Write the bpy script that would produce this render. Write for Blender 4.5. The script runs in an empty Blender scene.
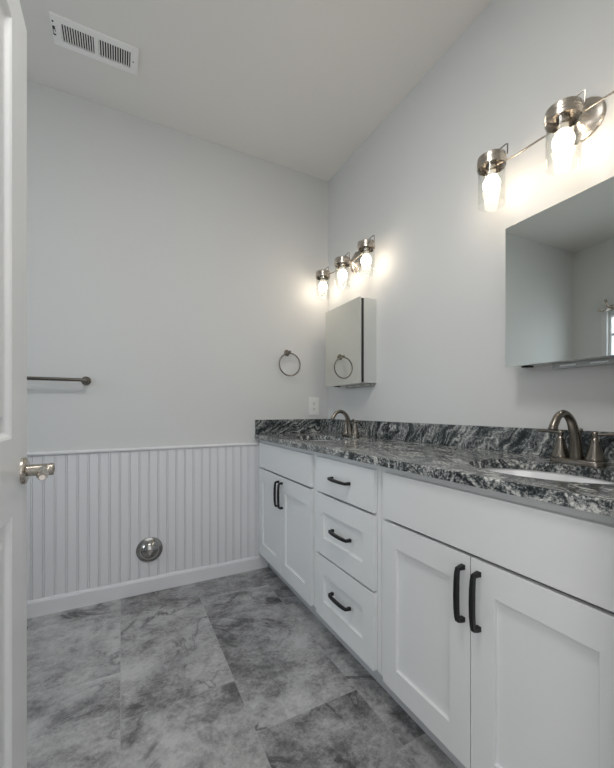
import bpy, bmesh, math, random
from mathutils import Vector, Matrix
random.seed(4)
PI = math.pi
scene = bpy.context.scene
C = scene.collection

# ------------------------------------------------------------------ camera
cam = bpy.data.cameras.new('camera'); camo = bpy.data.objects.new('camera', cam); C.objects.link(camo)
cam.sensor_fit = 'HORIZONTAL'; cam.sensor_width = 36.0; cam.lens = 36.0 * 359.0 / 614.0
cam.shift_y = 25.3 / 614.0; cam.clip_start = 0.02
EYE = 1.06
camo.location = (0, 0, EYE)
camo.rotation_euler = (PI / 2, 0, -math.atan2(186, 359))
scene.camera = camo

# ------------------------------------------------------------------ world, exposure
world = bpy.data.worlds.new('world'); scene.world = world; world.use_nodes = True
wn = world.node_tree; wn.nodes.clear()
wo = wn.nodes.new('ShaderNodeOutputWorld'); wb = wn.nodes.new('ShaderNodeBackground')
wb.inputs[0].default_value = (0.95, 0.97, 1.0, 1); wb.inputs[1].default_value = 1.2
wn.links.new(wb.outputs[0], wo.inputs[0])
BULB = 23.0
HALL = 6.5
DAY = 12.0
TOP = 13.0
scene.view_settings.view_transform = 'Standard'
scene.view_settings.look = 'None'
scene.view_settings.exposure = 0.10
scene.view_settings.gamma = 1.0
scene.view_settings.use_curve_mapping = False

def area(name, loc, rot, sx, sy, power, col):
    l = bpy.data.lights.new(name, 'AREA'); l.shape = 'RECTANGLE'; l.size = sx; l.size_y = sy
    l.energy = power; l.color = col
    o = bpy.data.objects.new(name, l); C.objects.link(o); o.location = loc; o.rotation_euler = rot
    return o
# daylight through the left window, plus an added fill light behind the doorway
area('window_daylight', (-1.95, 1.50, 1.50), (0, -PI / 2 + math.radians(22), 0), 1.0, 0.95, DAY, (0.74, 0.87, 1.0))
hp = Vector((-.75, -.55, 1.55))
area('hall_fill', hp, (Vector((1.3, .95, 1.25)) - hp).to_track_quat('-Z', 'Y').to_euler(), 1.2, 1.2, HALL, (1.0, 0.96, 0.92))

# added overhead fill just inside the doorway, no lamp seen there
area('overhead_fill', (.05, .50, 2.735), (0, 0, 0), .45, .30, TOP, (1.0, .985, .97))

# ------------------------------------------------------------------ room numbers
XR, XL, YB, YF, H = 1.358, -1.73, 2.283, 0.27, 2.743
T = 0.10

# ------------------------------------------------------------------ materials
def mat(name, col=(.8, .8, .8), rough=.5, metal=0.0, spec=.5, coat=0.0):
    m = bpy.data.materials.new(name); m.use_nodes = True
    b = m.node_tree.nodes['Principled BSDF']
    b.inputs['Base Color'].default_value = (*col, 1); b.inputs['Roughness'].default_value = rough
    b.inputs['Metallic'].default_value = metal; b.inputs['Specular IOR Level'].default_value = spec
    b.inputs['Coat Weight'].default_value = coat
    return m
def nd(m, t, **kw):
    n = m.node_tree.nodes.new(t)
    for k, v in kw.items(): setattr(n, k, v)
    return n
def lk(m, a, b): m.node_tree.links.new(a, b)
def ramp(m, stops, interp='LINEAR'):
    r = nd(m, 'ShaderNodeValToRGB'); r.color_ramp.interpolation = interp
    e = r.color_ramp.elements
    while len(e) > 1: e.remove(e[-1])
    e[0].position = stops[0][0]; e[0].color = (*stops[0][1], 1)
    for p, c in stops[1:]:
        x = e.new(p); x.color = (*c, 1)
    return r
def g(v): return (v, v, v)
def bump(m, height, strength, dist):
    bn = nd(m, 'ShaderNodeBump'); bn.inputs['Strength'].default_value = strength; bn.inputs['Distance'].default_value = dist
    lk(m, height, bn.inputs['Height']); lk(m, bn.outputs[0], m.node_tree.nodes['Principled BSDF'].inputs['Normal'])
def painted(name, col, rough, grain=250, st=.12):
    m = mat(name, col, rough)
    tc = nd(m, 'ShaderNodeTexCoord'); n = nd(m, 'ShaderNodeTexNoise'); n.inputs['Scale'].default_value = grain
    n.inputs['Detail'].default_value = 2
    lk(m, tc.outputs['Object'], n.inputs['Vector']); bump(m, n.outputs[0], st, .001)
    return m
def brushed(name, col, rough):
    m = mat(name, col, rough, 1.0)
    tc = nd(m, 'ShaderNodeTexCoord'); n = nd(m, 'ShaderNodeTexNoise'); n.inputs['Scale'].default_value = 60
    lk(m, tc.outputs['Object'], n.inputs['Vector'])
    r = nd(m, 'ShaderNodeMapRange'); r.inputs['To Min'].default_value = rough * .8; r.inputs['To Max'].default_value = rough * 1.25
    lk(m, n.outputs[0], r.inputs[0]); lk(m, r.outputs[0], m.node_tree.nodes['Principled BSDF'].inputs['Roughness'])
    return m

M = {}
M['wall'] = painted('wall_paint', (.635, .64, .63), .65)
M['ceiling'] = painted('ceiling_paint', (.79, .77, .735), .8)
M['trim'] = painted('trim_paint', (.72, .72, .735), .38, 80, .04)
M['cab'] = painted('cabinet_paint', (.70, .715, .715), .34, 60, .03)
M['door'] = painted('door_paint', (.76, .77, .77), .33, 120, .05)
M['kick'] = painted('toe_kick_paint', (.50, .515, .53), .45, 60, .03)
M['nickel'] = brushed('brushed_nickel', (.50, .455, .40), .26)
M['bronze'] = brushed('dark_nickel', (.215, .195, .17), .24)
M['chrome'] = brushed('polished_metal', (.40, .39, .37), .12)
M['black'] = painted('black_metal', (.003, .003, .0035), .42, 90, .05)
M['mirror'] = mat('mirror_glass', (.76, .775, .735), .0, 1.0)
M['satin'] = brushed('satin_aluminium', (.78, .79, .77), .30)
M['rail'] = brushed('galvanised_steel', (.42, .43, .42), .42)
M['porcelain'] = mat('porcelain', (.86, .87, .88), .08, 0, .5, .5)
M['plastic'] = painted('white_plastic', (.80, .80, .77), .4, 40, .02)
M['dark'] = painted('dark_cavity', (.02, .02, .02), .7, 40, .02)
M['vent'] = painted('vent_enamel', (.90, .89, .87), .45, 60, .03)
M['socket'] = painted('socket_ceramic', (.82, .80, .75), .35, 60, .03)

def glass_mat():
    m = bpy.data.materials.new('clear_glass'); m.use_nodes = True
    nt = m.node_tree; nt.nodes.clear()
    out = nd(m, 'ShaderNodeOutputMaterial'); mix = nd(m, 'ShaderNodeMixShader')
    t = nd(m, 'ShaderNodeBsdfTransparent'); t.inputs[0].default_value = (.955, .965, .96, 1)
    gl = nd(m, 'ShaderNodeBsdfGlossy'); gl.inputs['Roughness'].default_value = .02; gl.inputs[0].default_value = (1, 1, 1, 1)
    lw = nd(m, 'ShaderNodeLayerWeight'); lw.inputs[0].default_value = .5
    pw = nd(m, 'ShaderNodeMath', operation='POWER'); pw.inputs[1].default_value = 4.0; lk(m, lw.outputs['Facing'], pw.inputs[0])
    fr = nd(m, 'ShaderNodeMath', operation='MULTIPLY_ADD'); fr.inputs[1].default_value = .75; fr.inputs[2].default_value = .018; lk(m, pw.outputs[0], fr.inputs[0])
    lk(m, fr.outputs[0], mix.inputs[0]); lk(m, t.outputs[0], mix.inputs[1]); lk(m, gl.outputs[0], mix.inputs[2])
    lk(m, mix.outputs[0], out.inputs[0])
    return m
M['glass'] = glass_mat()

def bulb_mat():
    m = mat('glowing_bulb', (.95, .93, .9), .4)
    b = m.node_tree.nodes['Principled BSDF']
    b.inputs['Emission Color'].default_value = (1.0, .83, .67, 1); b.inputs['Emission Strength'].default_value = BULB
    return m
M['bulb'] = bulb_mat()

def granite(name, flow, cross, seed, speck=1.0, rough=.12, lift=0.0):
    """swirling banded stone: flow = direction the bands run, cross = direction across them"""
    m = mat(name, (.1, .1, .1), rough, 0, .5, 0)
    tc = nd(m, 'ShaderNodeTexCoord')
    def noise(vec, scale, detail, rough, dist=0, out=0):
        n = nd(m, 'ShaderNodeTexNoise'); n.inputs['Scale'].default_value = scale; n.inputs['Detail'].default_value = detail
        n.inputs['Roughness'].default_value = rough; n.inputs['Distortion'].default_value = dist
        lk(m, vec, n.inputs['Vector']); return n.outputs[out]
    def mth(op, a, b=None, c=None):
        n = nd(m, 'ShaderNodeMath', operation=op)
        for i, v in enumerate((a, b, c)):
            if v is None: continue
            if isinstance(v, (int, float)): n.inputs[i].default_value = v
            else: lk(m, v, n.inputs[i])
        return n.outputs[0]
    warp = noise(tc.outputs['Object'], 4.2, 3, .55, .4, 1)
    vm = nd(m, 'ShaderNodeVectorMath', operation='MULTIPLY_ADD'); vm.inputs[1].default_value = (.30, .30, .30)
    lk(m, warp, vm.inputs[0]); lk(m, tc.outputs['Object'], vm.inputs[2])
    def dot(v):
        d = nd(m, 'ShaderNodeVectorMath', operation='DOT_PRODUCT'); d.inputs[1].default_value = Vector(v).normalized(); lk(m, vm.outputs[0], d.inputs[0]); return d.outputs['Value']
    cb = nd(m, 'ShaderNodeCombineXYZ')
    lk(m, mth('MULTIPLY', dot(flow), 9.0), cb.inputs[0]); lk(m, mth('MULTIPLY', dot(cross), 62.0), cb.inputs[1]); cb.inputs[2].default_value = seed
    bands = noise(cb.outputs[0], 1.0, 4, .62, .25)
    big = noise(tc.outputs['Object'], 11, 3, .5)
    sp = noise(tc.outputs['Object'], 120, 5, .8)
    v = mth('ADD', mth('MULTIPLY_ADD', bands, 1.0, lift), mth('ADD', mth('MULTIPLY_ADD', big, .30, -.15), mth('MULTIPLY_ADD', sp, .75 * speck, -.375 * speck)))
    r = ramp(m, [(.30, (.008, .011, .012)), (.44, (.035, .043, .046)), (.52, (.11, .12, .122)), (.62, (.30, .31, .30)), (.76, (.62, .62, .59))])
    lk(m, v, r.inputs[0]); lk(m, r.outputs[0], m.node_tree.nodes['Principled BSDF'].inputs['Base Color'])
    return m
M['granite'] = granite('granite_splash', (0, -.7, 1), (0, 1, .7), 1.3, 1.15, .12, .02)
M['granite_top'] = granite('granite_top', (.25, 1, 0), (1, -.25, .6), 4.1, 1.9, .16, .045)

def floor_mat():
    m = mat('stone_tile', (.3, .3, .3), .33)
    B = m.node_tree.nodes['Principled BSDF']
    tc = nd(m, 'ShaderNodeTexCoord'); sp = nd(m, 'ShaderNodeSeparateXYZ'); lk(m, tc.outputs['Object'], sp.inputs[0])
    def mth(op, a, b=None, c=None):
        n = nd(m, 'ShaderNodeMath', operation=op)
        for i, v in enumerate((a, b, c)):
            if v is None: continue
            if isinstance(v, (int, float)): n.inputs[i].default_value = v
            else: lk(m, v, n.inputs[i])
        return n.outputs[0]
    TW, TL, OFF = .396, .915, .256
    u = mth('DIVIDE', mth('ADD', sp.outputs[0], 0.002), TW)
    col = mth('FLOOR', u)
    v = mth('DIVIDE', mth('ADD', mth('SUBTRACT', sp.outputs[1], 1.376), mth('MULTIPLY', col, OFF)), TL)
    row = mth('FLOOR', v)
    fu = mth('SUBTRACT', u, col); fv = mth('SUBTRACT', v, row)
    du = mth('MULTIPLY', mth('MINIMUM', fu, mth('SUBTRACT', 1, fu)), TW)
    dv = mth('MULTIPLY', mth('MINIMUM', fv, mth('SUBTRACT', 1, fv)), TL)
    d = mth('MINIMUM', du, dv)
    joint = mth('LESS_THAN', d, .0013)
    cb = nd(m, 'ShaderNodeCombineXYZ'); lk(m, col, cb.inputs[0]); lk(m, row, cb.inputs[1])
    wnz = nd(m, 'ShaderNodeTexWhiteNoise'); wnz.noise_dimensions = '3D'; lk(m, cb.outputs[0], wnz.inputs['Vector'])
    sc = nd(m, 'ShaderNodeVectorMath', operation='SCALE'); sc.inputs['Scale'].default_value = 13.0; lk(m, wnz.outputs['Color'], sc.inputs[0])
    ad = nd(m, 'ShaderNodeVectorMath', operation='ADD'); lk(m, tc.outputs['Object'], ad.inputs[0]); lk(m, sc.outputs[0], ad.inputs[1])
    mp = nd(m, 'ShaderNodeMapping'); mp.inputs['Rotation'].default_value = (0, 0, math.radians(38)); mp.inputs['Scale'].default_value = (.95, 1.25, 1)
    lk(m, ad.outputs[0], mp.inputs[0])
    def noise(scale, detail, rough, dist=0, vec=None):
        n = nd(m, 'ShaderNodeTexNoise'); n.inputs['Scale'].default_value = scale; n.inputs['Detail'].default_value = detail
        n.inputs['Roughness'].default_value = rough; n.inputs['Distortion'].default_value = dist
        lk(m, vec or mp.outputs[0], n.inputs['Vector']); return n.outputs[0]
    big = noise(2.6, 7, .66, .5)
    mid = noise(13, 7, .72, .1)
    fine = noise(70, 6, .8, 0, ad.outputs[0])
    base = mth('ADD', mth('MULTIPLY', big, .50), mth('ADD', mth('MULTIPLY', mid, .25), mth('MULTIPLY', fine, .25)))
    r = ramp(m, [(.39, (.080, .079, .079)), (.445, (.17, .169, .169)), (.50, (.31, .308, .306)), (.58, (.47, .468, .464))])
    lk(m, base, r.inputs[0])
    # thin dark veins along ridges of a warped noise
    vn = noise(1.9, 7, .58, 1.1)
    ridge = mth('ABSOLUTE', mth('SUBTRACT', vn, .5))
    msk = noise(3.1, 2, .5, 0, ad.outputs[0])
    rv = ramp(m, [(0.0, g(1)), (.007, g(.75)), (.020, g(.12)), (.05, g(0))]); lk(m, ridge, rv.inputs[0])
    mk = ramp(m, [(.44, g(0)), (.56, g(1))]); lk(m, msk, mk.inputs[0])
    vf = mth('MULTIPLY', rv.outputs[0], mk.outputs[0])
    mx = nd(m, 'ShaderNodeMix', data_type='RGBA'); lk(m, mth('MULTIPLY', vf, .8), mx.inputs[0]); lk(m, r.outputs[0], mx.inputs[6]); mx.inputs[7].default_value = (.035, .035, .037, 1)
    # chalky pale streaks
    pn = noise(1.5, 5, .55, .7, ad.outputs[0])
    pr = mth('ABSOLUTE', mth('SUBTRACT', pn, .56))
    rp = ramp(m, [(0, g(.55)), (.018, g(.3)), (.035, g(0))]); lk(m, pr, rp.inputs[0])
    mx2 = nd(m, 'ShaderNodeMix', data_type='RGBA'); lk(m, mth('MULTIPLY', rp.outputs[0], mth('ADD', mid, .1)), mx2.inputs[0]); lk(m, mx.outputs[2], mx2.inputs[6]); mx2.inputs[7].default_value = (.46, .46, .47, 1)
    mx3 = nd(m, 'ShaderNodeMix', data_type='RGBA'); lk(m, mth('MULTIPLY', joint, .5), mx3.inputs[0]); lk(m, mx2.outputs[2], mx3.inputs[6]); mx3.inputs[7].default_value = (.36, .36, .37, 1)
    lk(m, mx3.outputs[2], B.inputs['Base Color'])
    hgt = mth('SUBTRACT', base, mth('MULTIPLY', joint, .5))
    bump(m, hgt, .25, .002)
    return m
M['floor'] = floor_mat()

# ------------------------------------------------------------------ mesh helpers
def nb(): return bmesh.new()
def box(bm, x0, x1, y0, y1, z0, z1, bev=0):
    vs = [bm.verts.new(p) for p in ((x0, y0, z0), (x1, y0, z0), (x1, y1, z0), (x0, y1, z0), (x0, y0, z1), (x1, y0, z1), (x1, y1, z1), (x0, y1, z1))]
    fs = [bm.faces.new([vs[i] for i in f]) for f in ((3, 2, 1, 0), (4, 5, 6, 7), (0, 1, 5, 4), (1, 2, 6, 5), (2, 3, 7, 6), (3, 0, 4, 7))]
    if bev:
        es = list({e for f in fs for e in f.edges})
        bmesh.ops.bevel(bm, geom=es, offset=bev, segments=2, affect='EDGES', profile=.6)
    return bm
def lathe(bm, prof, origin=(0, 0, 0), axis=(0, 0, 1), seg=40, close=False):
    # prof: (radius, height along axis)
    ax = Vector(axis).normalized(); q = Vector((0, 0, 1)).rotation_difference(ax)
    o = Vector(origin); rings = []
    for r, hh in prof:
        if r < 1e-6: rings.append([bm.verts.new(o + q @ Vector((0, 0, hh)))])
        else: rings.append([bm.verts.new(o + q @ Vector((r * math.cos(2 * PI * k / seg), r * math.sin(2 * PI * k / seg), hh))) for k in range(seg)])
    pairs = list(zip(rings, rings[1:]))
    if close: pairs.append((rings[-1], rings[0]))
    for a, b in pairs:
        if len(a) == 1 and len(b) == 1: continue
        for k in range(seg):
            k2 = (k + 1) % seg
            if len(a) == 1: bm.faces.new((a[0], b[k2], b[k]))
            elif len(b) == 1: bm.faces.new((a[k], a[k2], b[0]))
            else: bm.faces.new((a[k], a[k2], b[k2], b[k]))
    return bm
def smooth_path(pts, n=6):
    P = [Vector(p) for p in pts]; out = []
    for i in range(len(P) - 1):
        p0 = P[max(i - 1, 0)]; p1 = P[i]; p2 = P[i + 1]; p3 = P[min(i + 2, len(P) - 1)]
        for k in range(n):
            t = k / n
            out.append(.5 * ((2 * p1) + (-p0 + p2) * t + (2 * p0 - 5 * p1 + 4 * p2 - p3) * t * t + (-p0 + 3 * p1 - 3 * p2 + p3) * t ** 3))
    out.append(P[-1]); return out
def tube(bm, path, rad, seg=14, sx=1.0, closed=False, square=False):
    P = [Vector(p) for p in path]; n = len(P)
    rads = rad if isinstance(rad, (list, tuple)) else [rad] * n
    if len(rads) != n:
        src = rads; rads = [src[0] + 0 for _ in range(n)]
        for i in range(n):
            f = i / (n - 1) * (len(src) - 1); a = int(min(f, len(src) - 2)); rads[i] = src[a] + (src[a + 1] - src[a]) * (f - a)
    rings = []; up = None
    for i in range(n):
        if closed: t = (P[(i + 1) % n] - P[i - 1]).normalized()
        else: t = (P[min(i + 1, n - 1)] - P[max(i - 1, 0)]).normalized()
        if up is None:
            up = Vector((0, 0, 1)) if abs(t.z) < .9 else Vector((1, 0, 0))
        up = (up - t * up.dot(t)).normalized(); sd = t.cross(up)
        ring = []
        for k in range(seg):
            a = 2 * PI * k / seg + (PI / seg)
            c, s = math.cos(a), math.sin(a)
            if square:
                q = 1 / max(abs(c), abs(s)) * .86; c *= q; s *= q
            ring.append(bm.verts.new(P[i] + (sd * c * sx + up * s) * rads[i]))
        rings.append(ring)
    rng = range(n) if closed else range(n - 1)
    for i in rng:
        a, b = rings[i], rings[(i + 1) % n]
        for k in range(seg):
            bm.faces.new((a[k], a[(k + 1) % seg], b[(k + 1) % seg], b[k]))
    if not closed:
        bm.faces.new(rings[0][::-1]); bm.faces.new(rings[-1])
    return bm
def paneled(bm, u0, u1, v0, v1, openings, prof, thick, place):
    """slab whose front (depth 0) carries recessed panels; prof = [(inset, depth)...] inside each opening; place(u, v, depth) -> point"""
    us = sorted({u0, u1, *[o[0] for o in openings], *[o[1] for o in openings]})
    vs = sorted({v0, v1, *[o[2] for o in openings], *[o[3] for o in openings]})
    cache = {}
    def V(u, v, d):
        k = (round(u, 5), round(v, 5), round(d, 5))
        if k not in cache: cache[k] = bm.verts.new(place(u, v, d))
        return cache[k]
    for a, b in zip(us, us[1:]):
        for c, d in zip(vs, vs[1:]):
            op = any(o[0] <= a + 1e-6 and o[1] >= b - 1e-6 and o[2] <= c + 1e-6 and o[3] >= d - 1e-6 for o in openings)
            if op:
                prev = (a, b, c, d, 0)
                for ins, dep in prof:
                    cur = (a + ins, b - ins, c + ins, d - ins, dep)
                    A = [(prev[0], prev[2]), (prev[1], prev[2]), (prev[1], prev[3]), (prev[0], prev[3])]
                    Bq = [(cur[0], cur[2]), (cur[1], cur[2]), (cur[1], cur[3]), (cur[0], cur[3])]
                    for k in range(4):
                        k2 = (k + 1) % 4
                        bm.faces.new((V(*A[k], prev[4]), V(*A[k2], prev[4]), V(*Bq[k2], cur[4]), V(*Bq[k], cur[4])))
                    prev = cur
                bm.faces.new([V(*p, prev[4]) for p in ((prev[0], prev[2]), (prev[1], prev[2]), (prev[1], prev[3]), (prev[0], prev[3]))])
            else:
                bm.faces.new([V(*p, 0) for p in ((a, c), (b, c), (b, d), (a, d))])
    # back and edges (front perimeter slightly eased)
    per = []
    for u in us: per.append((u, v0))
    for v in vs[1:]: per.append((u1, v))
    for u in us[::-1][1:]: per.append((u, v1))
    for v in vs[::-1][1:-1]: per.append((u0, v))
    for p, q in zip(per, per[1:] + per[:1]):
        bm.faces.new((V(*p, 0), V(*q, 0), V(*q, thick), V(*p, thick)))
    bm.faces.new([V(*p, thick) for p in per])
    return bm

def wloc(o):
    v = Vector((0, 0, 0))
    while o is not None: v = v + o.location; o = o.parent
    return v
def obj(name, bm, m, parent=None, label=None, smooth=True, bev=0, auto=38):
    """mesh given in world coordinates, stored relative to its parent"""
    bmesh.ops.recalc_face_normals(bm, faces=bm.faces[:])
    if parent is not None: bmesh.ops.translate(bm, verts=bm.verts[:], vec=-wloc(parent))
    me = bpy.data.meshes.new(name); bm.to_mesh(me); bm.free()
    me.materials.append(m)
    o = bpy.data.objects.new(name, me); C.objects.link(o)
    if parent is not None: o.parent = parent
    if label: o['label'] = label
    if bev:
        b = o.modifiers.new('bevel', 'BEVEL'); b.width = bev; b.segments = 2; b.limit_method = 'ANGLE'; b.angle_limit = math.radians(40)
    if smooth:
        for p in me.polygons: p.use_smooth = True
        me.set_sharp_from_angle(angle=math.radians(auto))
    return o
def thing(name, label, cat, loc, group=None):
    o = bpy.data.objects.new(name, None); C.objects.link(o); o.location = loc; o.empty_display_size = .05
    o['label'] = label; o['category'] = cat
    if group: o['group'] = group
    return o
def tag(o, label, cat, group=None):
    o['label'] = label; o['category'] = cat
    if group: o['group'] = group
    return o
def struct(name, bm, m, **kw):
    o = obj(name, bm, m, **kw); o['kind'] = 'structure'; return o
def copy_tree(o, parent=None):
    c = o.copy(); C.objects.link(c)
    if parent is not None: c.parent = parent
    for ch in [k for k in list(C.objects) if k.parent == o]: copy_tree(ch, c)
    return c

# ------------------------------------------------------------------ the room
bm = nb(); box(bm, XL - T, XR + T, -1.6, YB + T, -.06, 0); struct('floor', bm, M['floor'], smooth=False)
bm = nb(); box(bm, XL - T, XR + T, -1.6, YB + T, H, H + .06); struct('ceiling', bm, M['ceiling'], smooth=False)
bm = nb(); box(bm, XL - T, XR + T, YB, YB + T, 0, H); struct('wall_back', bm, M['wall'], smooth=False)
bm = nb(); box(bm, XR, XR + T, -1.6, YB, 0, H); struct('wall_right', bm, M['wall'], smooth=False)
# left wall with its window opening
WY0, WY1, WZ0, WZ1 = 1.03, 1.97, .95, 2.03
bm = nb()
box(bm, XL - T, XL, YF - .12, WY0, 0, H); box(bm, XL - T, XL, WY1, YB, 0, H)
box(bm, XL - T, XL, WY0, WY1, 0, WZ0); box(bm, XL - T, XL, WY0, WY1, WZ1, H)
struct('wall_left', bm, M['wall'], smooth=False)
# front wall with the doorway the picture is taken through
OX0, OX1, OZ = -.222, .70, 2.06
bm = nb()
box(bm, XL, OX0, YF - .12, YF, 0, H); box(bm, OX1, XR, YF - .12, YF, 0, H); box(bm, OX0, OX1, YF - .12, YF, OZ, H)
struct('wall_front', bm, M['wall'], smooth=False)
# window
t = nb()
fx0, fx1 = XL - .07, XL - .02
WF = .022
box(t, fx0, fx1, WY0, WY0 + WF, WZ0, WZ1); box(t, fx0, fx1, WY1 - WF, WY1, WZ0, WZ1)
box(t, fx0, fx1, WY0 + WF, WY1 - WF, WZ0, WZ0 + .05); box(t, fx0, fx1, WY0 + WF, WY1 - WF, WZ1 - .04, WZ1)
for q in (1.215, 1.51, 1.80): box(t, fx0 + .012, fx1 - .012, WY0 + WF, WY1 - WF, q - .012, q + .012)
win = struct('window_1', t, M['trim'], smooth=False)
t = nb(); box(t, XL - .047, XL - .043, WY0 + WF, WY1 - WF, WZ0 + .05, WZ1 - .04)
obj('pane', t, M['glass'], win, smooth=False)
t = nb()
CW = .045
box(t, XL, XL + .016, WY0 - CW, WY0, WZ0 - CW, WZ1 + CW); box(t, XL, XL + .016, WY1, WY1 + CW, WZ0 - CW, WZ1 + CW)
box(t, XL, XL + .016, WY0, WY1, WZ1, WZ1 + CW); box(t, XL, XL + .016, WY0, WY1, WZ0 - CW, WZ0)
struct('trim_1', t, M['trim'], smooth=False)

# beadboard wainscot on the back wall: one profile swept upwards
XW1 = .838
RZ = .822
fy = YB - .010
pts = [(XL, fy)]
g0 = -.006 + .05 * math.ceil((XL + .02 + .006) / .05)
x = g0
while x < XW1 - .01:
    for dx, dy in ((-.0052, 0), (-.0042, .0042), (-.0030, .0006), (-.0012, -.0002), (.0012, -.0002), (.0030, .0006), (.0042, .0042), (.0052, 0)):
        pts.append((x + dx, fy + dy))
    x += .05
pts.append((XW1, fy))
t = nb()
lo = [t.verts.new((px, py, 0.0)) for px, py in pts]; hi = [t.verts.new((px, py, RZ)) for px, py in pts]
for k in range(len(pts) - 1): t.faces.new((lo[k], lo[k + 1], hi[k + 1], hi[k]))
lb = [t.verts.new((XL, YB, z)) for z in (0, RZ)]; rb = [t.verts.new((XW1, YB, z)) for z in (0, RZ)]
t.faces.new((rb[0], rb[1], hi[-1], lo[-1])); t.faces.new((lb[0], lb[1], hi[0], lo[0]))
t.faces.new([lb[1]] + hi + [rb[1]]); t.faces.new((lb[0], rb[0], rb[1], lb[1]))
struct('trim_2', t, M['trim'], smooth=False)
def sweep_x(name, prof, x0, x1, m):
    t = nb(); a = [t.verts.new((x0, y, z)) for y, z in prof]; b = [t.verts.new((x1, y, z)) for y, z in prof]
    n = len(prof)
    for k in range(n): t.faces.new((a[k], a[(k + 1) % n], b[(k + 1) % n], b[k]))
    t.faces.new(a); t.faces.new(b[::-1])
    return struct(name, t, m, smooth=False)
def prof_base(d, hgt): return [(0, 0), (-d, 0), (-d, hgt - .014), (-d * .72, hgt - .006), (-d * .45, hgt), (0, hgt)]
sweep_x('trim_3', [(YB, RZ), (YB - .014, RZ), (YB - .020, RZ + .004), (YB - .021, RZ + .010), (YB - .015, RZ + .014), (YB - .006, RZ + .018), (YB, RZ + .018)], XL, XW1, M['trim'])
sweep_x('baseboard_back', [(fy + y, z) for y, z in prof_base(.010, .086)], XL, .878, M['trim'])
t = nb(); box(t, XL, XL + .012, YF, fy - .011, 0, .088); struct('baseboard_left', t, M['trim'], smooth=False)
t = nb(); box(t, XL + .013, OX0 - .07, YF, YF + .012, 0, .088); struct('baseboard_front', t, M['trim'], smooth=False)
# door lining
t = nb()
box(t, OX0, OX0 + .004, YF - .12, YF, 0, OZ - .016); box(t, OX1 - .016, OX1, YF - .12, YF, 0, OZ - .016); box(t, OX0, OX1, YF - .12, YF, OZ - .016, OZ)
struct('trim_4', t, M['trim'], smooth=False)

# ------------------------------------------------------------------ the open door
DX = -.216
DY0, DY1, DZ0, DZ1 = .292, 1.158, .012, 2.039
door = nb()
paneled(door, DY0, DY1, DZ0, DZ1, [(.436, 1.014, .994, 1.934), (.436, 1.014, .240, .820)],
        [(.006, .003), (.012, .009), (.016, .011), (.034, .011), (.050, .0045)], .035,
        lambda u, v, d: (DX - d, u, v))
dobj = obj('door_1', door, M['door'], bev=.0015, smooth=False); dobj['kind'] = 'structure'
t = nb(); ky, kz = 1.112, .908
lathe(t, [(0, 0), (.0335, 0), (.0335, .004), (.031, .008), (.026, .010), (.0, .010)], (DX, ky, kz), (1, 0, 0), 44)
hd = obj('handle_rosette', t, M['nickel'], dobj)
t = nb()
lathe(t, [(0, .009), (.0145, .009), (.0145, .052), (.0155, .053), (.0155, .062), (.013, .064), (.0085, .064), (.0085, .060), (0, .060)], (DX, ky, kz), (1, 0, 0), 32)
obj('handle_neck', t, M['nickel'], dobj)
t = nb()
tube(t, smooth_path([(DX + .045, ky, kz), (DX + .047, ky - .03, kz - .001), (DX + .051, ky - .07, kz - .003), (DX + .056, ky - .105, kz - .004)], 6), [.012, .0125, .0125, .006], 18, sx=1.0)
obj('lever', t, M['nickel'], dobj)
t = nb()
for hz_ in (.25, 1.05, 1.82): lathe(t, [(0, 0), (.006, 0), (.006, .09), (0, .09)], (DX + .006, DY0 - .007, hz_), (0, 0, 1), 12)
obj('hinge', t, M['nickel'], dobj)

# ------------------------------------------------------------------ vanity cabinets
FX = .806            # faces of doors and drawers
BX = .825            # face frame
KX = .886            # toe kick
CT, CB = .894, .865
SH = [(.0005, .0085), (.0008, .0095)]
def pull(parent, cy, cz, horizontal, L=.141):
    if not horizontal: L = .150; cz -= .005
    t = nb(); hb = L / 2 - .006
    prof = [(-hb, 0, .0075), (-hb, .012, .0065), (-hb + .002, .022, .0062), (-hb + .012, .0245, .0062), (-hb * .5, .0265, .0066), (0, .0272, .0068),
            (hb * .5, .0265, .0066), (hb - .012, .0245, .0062), (hb - .002, .022, .0062), (hb, .012, .0065), (hb, 0, .0075)]
    P = [(FX - d, cy + s, cz) if horizontal else (FX - d, cy, cz + s) for s, d, r in prof]
    tube(t, P, [r for s, d, r in prof], 12, square=True)
    return obj('pull_handle', t, M['black'], parent, bev=.0008)
def front(parent, name, y0, y1, z0, z1, panel=None, stile=.063, rail=.080):
    t = nb()
    op = [(y0 + stile, y1 - stile, z0 + rail, z1 - rail)] if panel else []
    paneled(t, y0, y1, z0, z1, op, [(.0010, .0100), (.0012, .0105)], .0185, lambda u, v, d: (FX + d, u, v))
    return obj(name, t, M['cab'], parent, bev=.0012, smooth=False)
def carcass(parent, y0, y1, openings):
    t = nb()
    # carcass sides, bottom, back
    box(t, BX + .019, XR - .002, y0, y0 + .016, .115, CB); box(t, BX + .019, XR - .002, y1 - .016, y1, .115, CB)
    box(t, BX + .019, XR - .002, y0 + .016, y1 - .016, .115, .131); box(t, XR - .014, XR - .002, y0 + .016, y1 - .016, .131, CB)
    obj('carcass', t, M['cab'], parent, smooth=False)
    t = nb()
    a, b, c, d = openings[0]
    box(t, BX, BX + .0188, y0, a, .113, CB); box(t, BX, BX + .0188, b, y1, .113, CB)
    box(t, BX, BX + .0188, a, b, .113, c); box(t, BX, BX + .0188, a, b, d, CB)
    obj('face_frame', t, M['cab'], parent, smooth=False)
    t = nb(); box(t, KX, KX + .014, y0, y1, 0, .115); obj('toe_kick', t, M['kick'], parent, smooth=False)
LY0, LY1 = 1.4965, YB - .012
MY0, MY1 = 1.0155, 1.4955
RY0, RY1 = YF + .001, 1.0145
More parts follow.
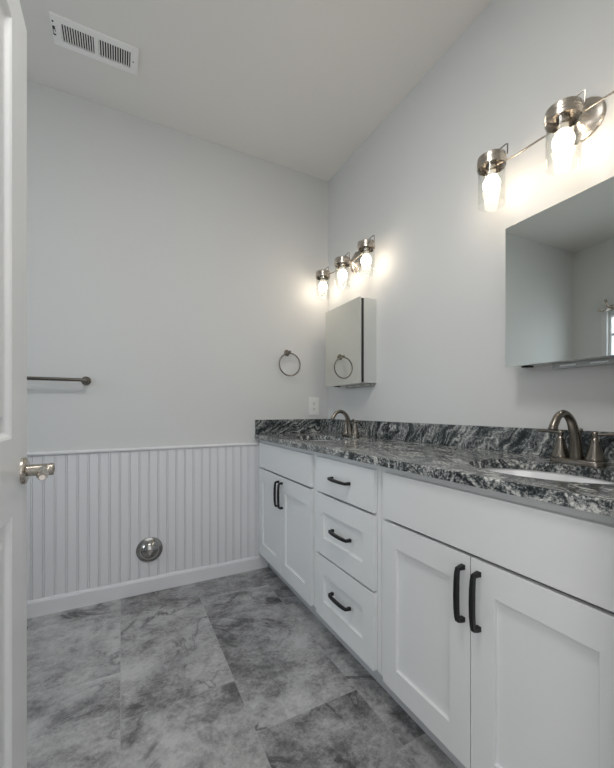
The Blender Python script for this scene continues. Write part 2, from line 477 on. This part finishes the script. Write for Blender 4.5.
v = thing('vanity_cabinet', 'white shaker two-door base cabinet at the back wall, left end of the vanity', 'cabinet', (1.09, (LY0 + LY1) / 2, 0))
carcass(v, LY0, LY1, [(LY0 + .045, LY1 - .055, .15, .83)])
front(v, 'false_front', 1.518, 2.243, .685, .842)
d = front(v, 'cabinet_door', 1.8865, 2.243, .117, .676, True); pull(d, 1.906, .580, False)
d = front(v, 'cabinet_door', 1.518, 1.8835, .117, .676, True); pull(d, 1.855, .580, False)
v = thing('drawer_cabinet', 'white three-drawer base cabinet with black pulls in the middle of the vanity', 'cabinet', (1.09, (MY0 + MY1) / 2, 0))
carcass(v, MY0, MY1, [(MY0 + .045, MY1 - .055, .15, .83)])
d = front(v, 'drawer', 1.037, 1.465, .685, .842); pull(d, 1.252, .765, True)
d = front(v, 'drawer', 1.037, 1.465, .4045, .676, True, .067, .079); pull(d, 1.245, .542, True)
d = front(v, 'drawer', 1.037, 1.465, .117, .3955, True, .067, .079); pull(d, 1.247, .272, True)
v = thing('vanity_cabinet', 'large white shaker two-door base cabinet nearest the camera, right end of the vanity', 'cabinet', (1.09, (RY0 + RY1) / 2, 0))
carcass(v, RY0, RY1, [(RY0 + .045, RY1 - .055, .15, .83)])
front(v, 'false_front', .284, .984, .685, .842)
d = front(v, 'cabinet_door', .6345, .984, .117, .676, True, .066, .078); pull(d, .6545, .579, False)
d = front(v, 'cabinet_door', .284, .6315, .117, .676, True, .066, .078); pull(d, .607, .579, False)

# ------------------------------------------------------------------ countertop with two oval holes
SK = [(1.035, .580, .155, .205), (1.035, 1.800, .155, .205)]
X0, X1 = .790, XR - .001
t = nb()
def quad(ps): return t.faces.new([t.verts.new(p) for p in ps])
def slab(y0, y1):
    for z in (CT, CB): quad([(X0 + .003 if z == CT else X0, y0, z), (X1, y0, z), (X1, y1, z), (X0 + .003 if z == CT else X0, y1, z)])
def holed(y0, y1, cx, cy, rx, ry):
    N = 72
    for z in (CT, CB):
        xa = X0 + .003 if z == CT else X0
        angs = [2 * PI * k / N for k in range(N)] + [math.atan2(yy - cy, xx - cx) % (2 * PI) for xx in (xa, X1) for yy in (y0, y1)]
        angs = sorted(set(round(a, 6) for a in angs))
        inn, out = [], []
        for a in angs:
            c, s = math.cos(a), math.sin(a)
            r = 1 / math.sqrt((c / rx) ** 2 + (s / ry) ** 2)
            tx = ((X1 - cx) / c if c > 0 else (xa - cx) / c) if abs(c) > 1e-9 else 1e9
            ty = ((y1 - cy) / s if s > 0 else (y0 - cy) / s) if abs(s) > 1e-9 else 1e9
            k = min(tx, ty)
            inn.append((cx + r * c, cy + r * s, z)); out.append((cx + k * c, cy + k * s, z))
        n = len(angs)
        for i in range(n):
            j = (i + 1) % n; quad([inn[i], inn[j], out[j], out[i]])
    for i in range(N):
        a, b = 2 * PI * i / N, 2 * PI * (i + 1) / N
        pa = (cx + rx * math.cos(a), cy + ry * math.sin(a)); pb = (cx + rx * math.cos(b), cy + ry * math.sin(b))
        quad([(*pa, CB), (*pb, CB), (*pb, CT), (*pa, CT)])
CY0, CY1 = YF + .001, YB - .001
cuts = [CY0, .33, .83, 1.55, 2.05, CY1]
slab(CY0, .33); holed(.33, .83, *SK[0]); slab(.83, 1.55); holed(1.55, 2.05, *SK[1]); slab(2.05, CY1)
for a, b in ((CY0, CY1),):
    quad([(X0, a, CB), (X0, b, CB), (X0, b, CT - .003), (X0, a, CT - .003)])
    quad([(X0, a, CT - .003), (X0, b, CT - .003), (X0 + .003, b, CT), (X0 + .003, a, CT)])
    quad([(X1, a, CB), (X1, b, CB), (X1, b, CT), (X1, a, CT)])
for y in (CY0, CY1): quad([(X0, y, CB), (X1, y, CB), (X1, y, CT), (X0 + .003, y, CT), (X0, y, CT - .003)])
bmesh.ops.remove_doubles(t, verts=t.verts[:], dist=1e-5)
ct = obj('countertop', t, M['granite_top'], smooth=False)
tag(ct, 'long dark grey veined granite worktop with two oval sink cutouts on the white cabinets', 'countertop')
t = nb(); box(t, XR - .021, XR - .001, CY0, YB - .022, CT + .0003, .990, .0015)
tag(obj('backsplash', t, M['granite'], smooth=False), 'long low granite upstand along the right wall behind both taps', 'backsplash')
t = nb(); box(t, .792, XR - .001, YB - .0215, YB - .001, CT + .0003, .990, .0015)
bsm = granite('granite_side_splash', (1, 0, .75), (-.75, 0, 1), 7.7, 1.1)
tag(obj('backsplash', t, bsm, smooth=False), 'short granite upstand on the back wall beside the outlet', 'backsplash')

# ------------------------------------------------------------------ sinks
def sink(cx, cy, rx, ry, label):
    t = nb(); N = 56; top = CB - .0005
    prof = [(1.10, 0.0), (1.03, 0.0), (1.015, -.006), (1.0, -.03), (.95, -.075), (.84, -.115), (.62, -.140), (.34, -.150), (.13, -.153)]
    outer = [(.13, -.162), (.36, -.160), (.66, -.150), (.89, -.122), (1.0, -.08), (1.05, -.03), (1.10, -.008)]
    rings = []
    for s, dz in prof + outer:
        rings.append([t.verts.new((cx + rx * s * math.cos(2 * PI * k / N), cy + ry * s * math.sin(2 * PI * k / N), top + dz)) for k in range(N)])
    for a, b in zip(rings, rings[1:] + rings[:1]):
        for k in range(N): t.faces.new((a[k], a[(k + 1) % N], b[(k + 1) % N], b[k]))
    s_ = thing('sink', label, 'sink', (cx, cy, top - .162))
    obj('bowl', t, M['porcelain'], s_, auto=60)
    t = nb(); lathe(t, [(0, 0), (.012, 0), (.013, .003), (.022, .004), (.026, .002), (.027, -.004), (.021, -.006), (.018, -.004), (0, -.006)], (cx, cy, top - .148), (0, 0, 1), 28)
    obj('drain', t, M['nickel'], s_)
sink(*SK[0], 'white oval undermount basin in the near part of the granite worktop')
sink(*SK[1], 'white oval undermount basin at the far corner of the granite worktop')

# ------------------------------------------------------------------ faucets
def faucet(cy, label, hx=1.222):
    f = thing('faucet', label, 'faucet', (hx, cy, CT))
    z = CT + .0002
    t = nb()
    n = 48; lo, mi, hi, top = [], [], [], []
    for k in range(n):
        a = 2 * PI * k / n; c, s = math.cos(a), math.sin(a)
        def sup(rx, ry, e=3.2):
            r = 1 / ((abs(c) / rx) ** e + (abs(s) / ry) ** e) ** (1 / e); return r * c, r * s
        for L, (rx, ry, zz) in zip((lo, mi, hi, top), ((.028, .073, 0), (.028, .073, .010), (.026, .070, .016), (.022, .066, .018))):
            dx, dy = sup(rx, ry); L.append(t.verts.new((hx + dx, cy + dy, z + zz)))
    for a, b in ((lo, mi), (mi, hi), (hi, top)):
        for k in range(n): t.faces.new((a[k], a[(k + 1) % n], b[(k + 1) % n], b[k]))
    t.faces.new(lo[::-1]); t.faces.new(top)
    obj('base_plate', t, M['bronze'], f, auto=50)
    for s in (1, -1):
        yy = cy + s * .046
        t = nb()
        lathe(t, [(0, .016), (.025, .016), (.0255, .020), (.024, .026), (.022, .030), (.0175, .045), (.0135, .060), (.012, .071), (.0125, .075), (.0105, .078), (.008, .081), (.0072, .086), (.0095, .089), (.0105, .094), (.009, .099), (.004, .102), (0, .1025)], (hx, yy, z), (0, 0, 1), 36)
        h = obj('handle', t, M['bronze'], f, auto=60)
        t = nb()
        tube(t, smooth_path([(hx, yy, z + .093), (hx + .004, yy + s * .02, z + .0935), (hx + .010, yy + s * .052, z + .0955), (hx + .012, yy + s * .074, z + .0965)], 5), [.0045, .0042, .0050, .0055, .0046], 14, sx=1.5)
        obj('lever', t, M['bronze'], h, auto=60)
    t = nb()
    P = smooth_path([(hx - .002, cy, z + .016), (hx - .006, cy, z + .050), (hx - .014, cy, z + .090), (hx - .034, cy, z + .132), (hx - .067, cy, z + .153), (hx - .100, cy, z + .146), (hx - .121, cy, z + .122), (hx - .127, cy, z + .108)], 7)
    tube(t, P, [.0195, .0165, .0142, .0118, .0105, .0103, .0110, .0128], 24)
    obj('spout', t, M['bronze'], f, auto=60)
    t = nb(); lathe(t, [(0, .014), (.0027, .014), (.0027, .094), (.005, .097), (.0068, .101), (.0060, .106), (0, .109)], (hx + .019, cy, z), (0, 0, 1), 16)
    obj('lift_rod', t, M['bronze'], f, auto=60)
faucet(.587, 'dark nickel two-handle arched faucet at the near basin')
faucet(1.790, 'dark nickel two-handle arched faucet at the far basin by the corner')

# ------------------------------------------------------------------ medicine cabinets
def medicine(y0, label, ajar, gap=.010):
    y1 = y0 + .402; z0, z1 = 1.2175, 1.7175
    mc = thing('medicine_cabinet', label, 'mirror cabinet', (XR, (y0 + y1) / 2, z0))
    bx, wt = 1.267, .010
    t = nb()
    box(t, bx, XR - .0005, y0, y0 + wt, z0, z1); box(t, bx, XR - .0005, y1 - wt, y1, z0, z1)
    box(t, bx, XR - .0005, y0 + wt, y1 - wt, z0, z0 + wt); box(t, bx, XR - .0005, y0 + wt, y1 - wt, z1 - wt, z1)
    box(t, XR - .008, XR - .0005, y0 + wt, y1 - wt, z0 + wt, z1 - wt)
    for zz in (z0 + .17, z0 + .33): box(t, bx + .012, XR - .008, y0 + wt, y1 - wt, zz, zz + .006)
    obj('body', t, M['satin'], mc, smooth=False, bev=.0008)
    t = nb()
    box(t, bx - gap + .002, bx - .0002, y0 + .002, y0 + .014, z0 + .004, z1 - .004); box(t, bx - gap + .002, bx - .0002, y1 - .014, y1 - .006, z0 + .004, z1 - .004)
    box(t, bx - gap + .002, bx - .0002, y0 + .014, y1 - .014, z0 + .004, z0 + .012); box(t, bx - gap + .002, bx - .0002, y0 + .014, y1 - .014, z1 - .012, z1 - .004)
    obj('gap_shade', t, M['dark'], mc, smooth=False)  # dark strips stand in for the shade in the gap behind the door
    # door hung on the far side, not quite shut
    hx, hy = bx - gap, y1
    def rot(x, y):
        dx, dy = x - hx, y - hy; c, s = math.cos(-ajar), math.sin(-ajar)
        return hx + dx * c - dy * s, hy + dx * s + dy * c
    t = nb()
    for v_ in box(t, hx - .004, hx, y0 - .001, y1, z0 - .004, z1 + .003).verts: v_.co.x, v_.co.y = rot(v_.co.x, v_.co.y)
    dr = obj('door_back', t, M['satin'], mc, smooth=False)
    t = nb()
    for v_ in box(t, hx - .0085, hx - .0041, y0 - .001, y1, z0 - .004, z1 + .003).verts: v_.co.x, v_.co.y = rot(v_.co.x, v_.co.y)
    obj('mirror', t, M['mirror'], dr, smooth=False, bev=.0006)
    ry0, ry1, rz0, rz1 = y0 + .012, y0 + .285, z0 - .0175, z0 - .0003
    rx = XR - .012
    t = nb()
    box(t, rx - .016, rx, ry0, ry1, rz0, rz1)
    r_ = obj('mounting_rail', t, M['rail'], mc, smooth=False)
    for k in range(3):
        t = nb(); c = ry0 + .045 + k * .09
        box(t, rx - .0172, rx - .0158, c - .024, c + .024, rz0 + .006, rz0 + .0105)
        obj('slot', t, M['satin'], r_, smooth=False)
    t = nb(); box(t, rx - .05, rx - .02, y1 - .055, y1 - .03, z0 - .006, z0 - .0002)
    obj('foot', t, M['black'], mc, smooth=False)
medicine(.430, 'large mirrored medicine cabinet on the right wall above the near basin', math.radians(1.7))
medicine(1.718, 'far mirrored medicine cabinet near the corner, reflecting the towel ring', math.radians(0.3), .018)

# ------------------------------------------------------------------ vanity lights
def vanity_light(cy, label):
    L = thing('vanity_light', label, 'wall light', (XR, cy, 2.0), 'three-jar vanity lights on the right wall')
    t = nb(); pz = 2.012
    lathe(t, [(0, 0), (.067, 0), (.0675, .004), (.064, .009), (.060, .011), (.052, .013), (.036, .022), (.020, .036), (.013, .045), (0, .047)], (XR - .0005, cy, pz), (-1, 0, 0), 52)
    bp = obj('back_plate', t, M['nickel'], L, auto=28)
    for s in (-1, 1):
        t = nb(); lathe(t, [(0, 0), (.0045, 0), (.0045, .010), (.0035, .013), (0, .0135)], (XR - .012, cy + s * .0, pz + s * .047), (-1, 0, 0), 14); obj('screw', t, M['nickel'], bp)
    S = .248; jx = 1.245; rx = 1.300; rz = 2.003
    t = nb(); tube(t, [(XR - .04, cy, pz), (rx - .004, cy, rz)], .0065, 14); obj('stem', t, M['nickel'], L)
    t = nb()
    P = [(jx + .040, cy - S - .006, rz), (jx + .047, cy - S + .026, rz)] + [(rx, cy - S + .055, rz)] + [(rx, cy + q, rz) for q in (-.12, -.06, 0, .06, .12)] + [(rx, cy + S - .055, rz), (jx + .047, cy + S - .026, rz), (jx + .040, cy + S + .006, rz)]
    tube(t, smooth_path(P, 4), .0036, 12); obj('crossbar', t, M['nickel'], L)
    for s in (-1, 0, 1):
        y = cy + s * S
        t = nb()
        lathe(t, [(0, 2.016), (.010, 2.016), (.010, 2.013), (.0470, 2.0125), (.0490, 2.011), (.0495, 2.008), (.0495, 1.998), (.0510, 1.9965), (.0510, 1.9935), (.0495, 1.992), (.0495, 1.989), (.0510, 1.9875), (.0510, 1.9845), (.0495, 1.983), (.0495, 1.973), (.0485, 1.972), (.0475, 1.973), (.0475, 2.006), (.040, 2.009), (0, 2.009)], (jx, y, 0), (0, 0, 1), 48)
        cap = obj('jar_cap', t, M['nickel'], L, auto=24)
        t = nb(); lathe(t, [(0, 2.026), (.006, 2.025), (.008, 2.021), (.008, 2.016), (0, 2.0155)], (jx, y, 0), (0, 0, 1), 18); obj('finial', t, M['nickel'], cap)
        t = nb()
        tube(t, [(jx + .004, y - .004, 2.017), (jx + .004, y - .006, 2.022), (jx + .012, y - .049, 2.036), (jx + .014, y - .055, 2.034), (jx + .016, y - .052, 2.000)], .0021, 8)
        tube(t, [(jx - .004, y + .004, 2.017), (jx - .004, y + .008, 2.030), (jx - .004, y + .016, 2.031), (jx - .004, y + .022, 2.015)], .0017, 8)
        obj('wire_bail', t, M['bronze'], cap)
        t = nb(); lathe(t, [(0, 2.0085), (.019, 2.0085), (.019, 1.972), (.0165, 1.968), (.0165, 1.960), (.013, 1.960), (0, 1.962)], (jx, y, 0), (0, 0, 1), 30)
        obj('lamp_socket', t, M['nickel'], L)
        t = nb()
        ro, ri = .0472, .0450
        lathe(t, [(ro, 1.990), (ro, 1.833), (ro - .0006, 1.8315), (ri + .0006, 1.8315), (ri, 1.833), (ri, 1.990)], (jx, y, 0), (0, 0, 1), 56, close=True)
        obj('glass_jar', t, M['glass'], L)
        t = nb(); lathe(t, [(0, 1.9598), (.0135, 1.9598), (.0150, 1.950), (.0185, 1.9405), (.0195, 1.9385), (0, 1.9385)], (jx, y, 0), (0, 0, 1), 30)
        obj('bulb_neck', t, M['socket'], L)
        t = nb()
        prof = [(0.0, 1.880)]
        for k in range(1, 13):
            a = -PI / 2 + k / 12 * (PI / 2 + .75); prof.append((.030 * math.cos(a), 1.910 + .030 * math.sin(a)))
        prof += [(.0198, 1.9382), (0, 1.9382)]
        lathe(t, prof, (jx, y, 0), (0, 0, 1), 32)
        obj('bulb', t, M['bulb'], L, auto=60)
vanity_light(.637, 'brushed nickel glass-jar light above the large near mirror, nearest the camera')
vanity_light(1.915, 'brushed nickel three-jar light above the far mirror cabinet by the corner')

# ------------------------------------------------------------------ towel ring, towel bar, wall plate, outlet, hook, vent
cx, cz = 1.024, 1.452
r = thing('towel_ring', 'dark metal towel ring on the back wall left of the corner', 'towel ring', (cx, YB, cz))
t = nb(); lathe(t, [(0, 0), (.022, 0), (.022, .004), (.018, .009), (.011, .013), (.0085, .022), (.0085, .045), (.0095, .049), (.0095, .058), (.006, .061), (0, .061)], (cx, YB, cz), (0, -1, 0), 32)
obj('wall_post', t, M['bronze'], r)
t = nb(); N = 64; R_ = .077
tube(t, [(cx + R_ * math.sin(2 * PI * k / N), YB - .052, cz - .0085 - R_ + R_ * math.cos(2 * PI * k / N)) for k in range(N)], .0050, 12, closed=True)
obj('ring', t, M['bronze'], r)
bz = 1.214
b_ = thing('towel_bar', 'dark metal towel bar on the back wall, half hidden behind the open door', 'towel bar', (-.47, YB, bz))
for bx_ in (-.168, -.778):
    t = nb(); lathe(t, [(0, 0), (.024, 0), (.024, .004), (.020, .010), (.013, .014), (.0095, .022), (.0095, .058), (.0105, .061), (.0105, .076), (.007, .079), (0, .079)], (bx_, YB, bz), (0, -1, 0), 32)
    obj('wall_post', t, M['bronze'], b_)
t = nb(); tube(t, [(-.770, YB - .068, bz), (-.176, YB - .068, bz)], .0092, 18); obj('rod', t, M['bronze'], b_)

t = nb(); lathe(t, [(0, 0), (.071, 0), (.072, .003), (.070, .007), (.060, .010), (.056, .0125), (.054, .0135), (.050, .022), (.040, .032), (.026, .039), (.013, .042), (.0125, .0405), (0, .041)], (.147, fy, .246), (0, -1, 0), 56)
tag(obj('drain_cover', t, M['chrome'], auto=30), 'round domed polished metal cover low on the white beadboard', 'wall cover')

o_ = thing('wall_outlet', 'white duplex outlet on the back wall just above the granite upstand', 'outlet', (1.237, YB, 1.024))
ox, oz = 1.237, 1.083
t = nb(); box(t, ox - .042, ox + .042, YB - .006, YB - .0002, oz - .064, oz + .064, .0025); obj('cover_plate', t, M['plastic'], o_, smooth=False)
for s in (1, -1):
    t = nb(); box(t, ox - .017, ox + .017, YB - .0080, YB - .0062, oz + s * .020 - .0145, oz + s * .020 + .0145, .0008); rc = obj('receptacle', t, M['plastic'], o_, smooth=False)
    t = nb()
    for q in (-.0065, .0065): box(t, ox + q - .0012, ox + q + .0012, YB - .0086, YB - .0081, oz + s * .020 - .002, oz + s * .020 + .006)
    box(t, ox - .0025, ox + .0025, YB - .0086, YB - .0081, oz + s * .020 - .010, oz + s * .020 - .0055)
    obj('contact_slot', t, M['dark'], rc, smooth=False)

# hook above the window's upper corner on the left wall (seen in the near mirror)
HX, HY, HZ = XL + .0165, 1.925, 2.055
hk = thing('hook', 'dark nickel double hook over the window corner, seen only in the near mirror', 'hook', (HX, HY, HZ))
t = nb(); lathe(t, [(0, 0), (.030, 0), (.030, .005), (.024, .012), (.012, .018), (0, .019)], (HX, HY, HZ), (1, 0, 0), 28); obj('wall_plate', t, M['nickel'], hk)
for s in (1, -1):
    t = nb(); tube(t, smooth_path([(HX + .015, HY, HZ), (HX + .035, HY + s * .020, HZ - .014), (HX + .050, HY + s * .044, HZ - .028), (HX + .060, HY + s * .070, HZ - .022), (HX + .062, HY + s * .084, HZ + .002)], 5), [.012, .011, .009, .009, .012], 12)
    obj('prong', t, M['nickel'], hk)
t = nb(); tube(t, smooth_path([(HX + .015, HY, HZ + .004), (HX + .030, HY + .015, HZ + .020), (HX + .040, HY + .03, HZ + .05), (HX + .052, HY + .03, HZ + .080)], 5), [.012, .010, .009, .013], 12); obj('prong', t, M['nickel'], hk)

# ceiling register
vx0, vx1, vy0, vy1 = -.270, .074, 1.847, 1.990
vt = thing('ceiling_vent', 'white slotted metal air register on the ceiling near the back wall', 'air vent', ((vx0 + vx1) / 2, (vy0 + vy1) / 2, H))
t = nb()
sl = [(-.236, -.110), (-.092, .040)]; sy0, sy1 = 1.875, 1.963
zt = H - .010
box(t, vx0, vx1, vy0, sy0, zt, H - .0005); box(t, vx0, vx1, sy1, vy1, zt, H - .0005)
box(t, vx0, sl[0][0], sy0, sy1, zt, H - .0005); box(t, sl[0][1], sl[1][0], sy0, sy1, zt, H - .0005); box(t, sl[1][1], vx1, sy0, sy1, zt, H - .0005)
bmesh.ops.remove_doubles(t, verts=t.verts[:], dist=1e-5)
obj('frame', t, M['vent'], vt, smooth=False)
t = nb(); box(t, sl[0][0] - .002, sl[1][1] + .002, sy0 - .002, sy1 + .002, H - .0012, H - .0006); obj('duct_opening', t, M['dark'], vt, smooth=False)
for a, b in sl:
    n = 13; w = (b - a) / n
    for k in range(n):
        t = nb(); c = a + (k + .12) * w
        box(t, c, c + w * .40, sy0, sy1, zt + .0002, H - .0014)
        obj('louver', t, M['vent'], vt, smooth=False)
t = nb(); box(t, -.267, -.257, 1.898, 1.942, zt - .001, zt - .0002); lv = obj('damper_slot', t, M['dark'], vt, smooth=False)
t = nb(); tube(t, [(-.262, 1.917, zt), (-.260, 1.917, zt - .012), (-.249, 1.910, zt - .018)], .003, 8); obj('damper_lever', t, M['vent'], vt)
t = nb(); lathe(t, [(0, 0), (.004, 0), (.003, .002), (0, .0025)], (.052, 1.921, zt - .0001), (0, 0, -1), 12); obj('screw', t, M['nickel'], vt)
t = nb(); lathe(t, [(0, 0), (.004, 0), (.003, .002), (0, .0025)], (-.262, 1.877, zt - .0001), (0, 0, -1), 12); obj('screw', t, M['dark'], vt)
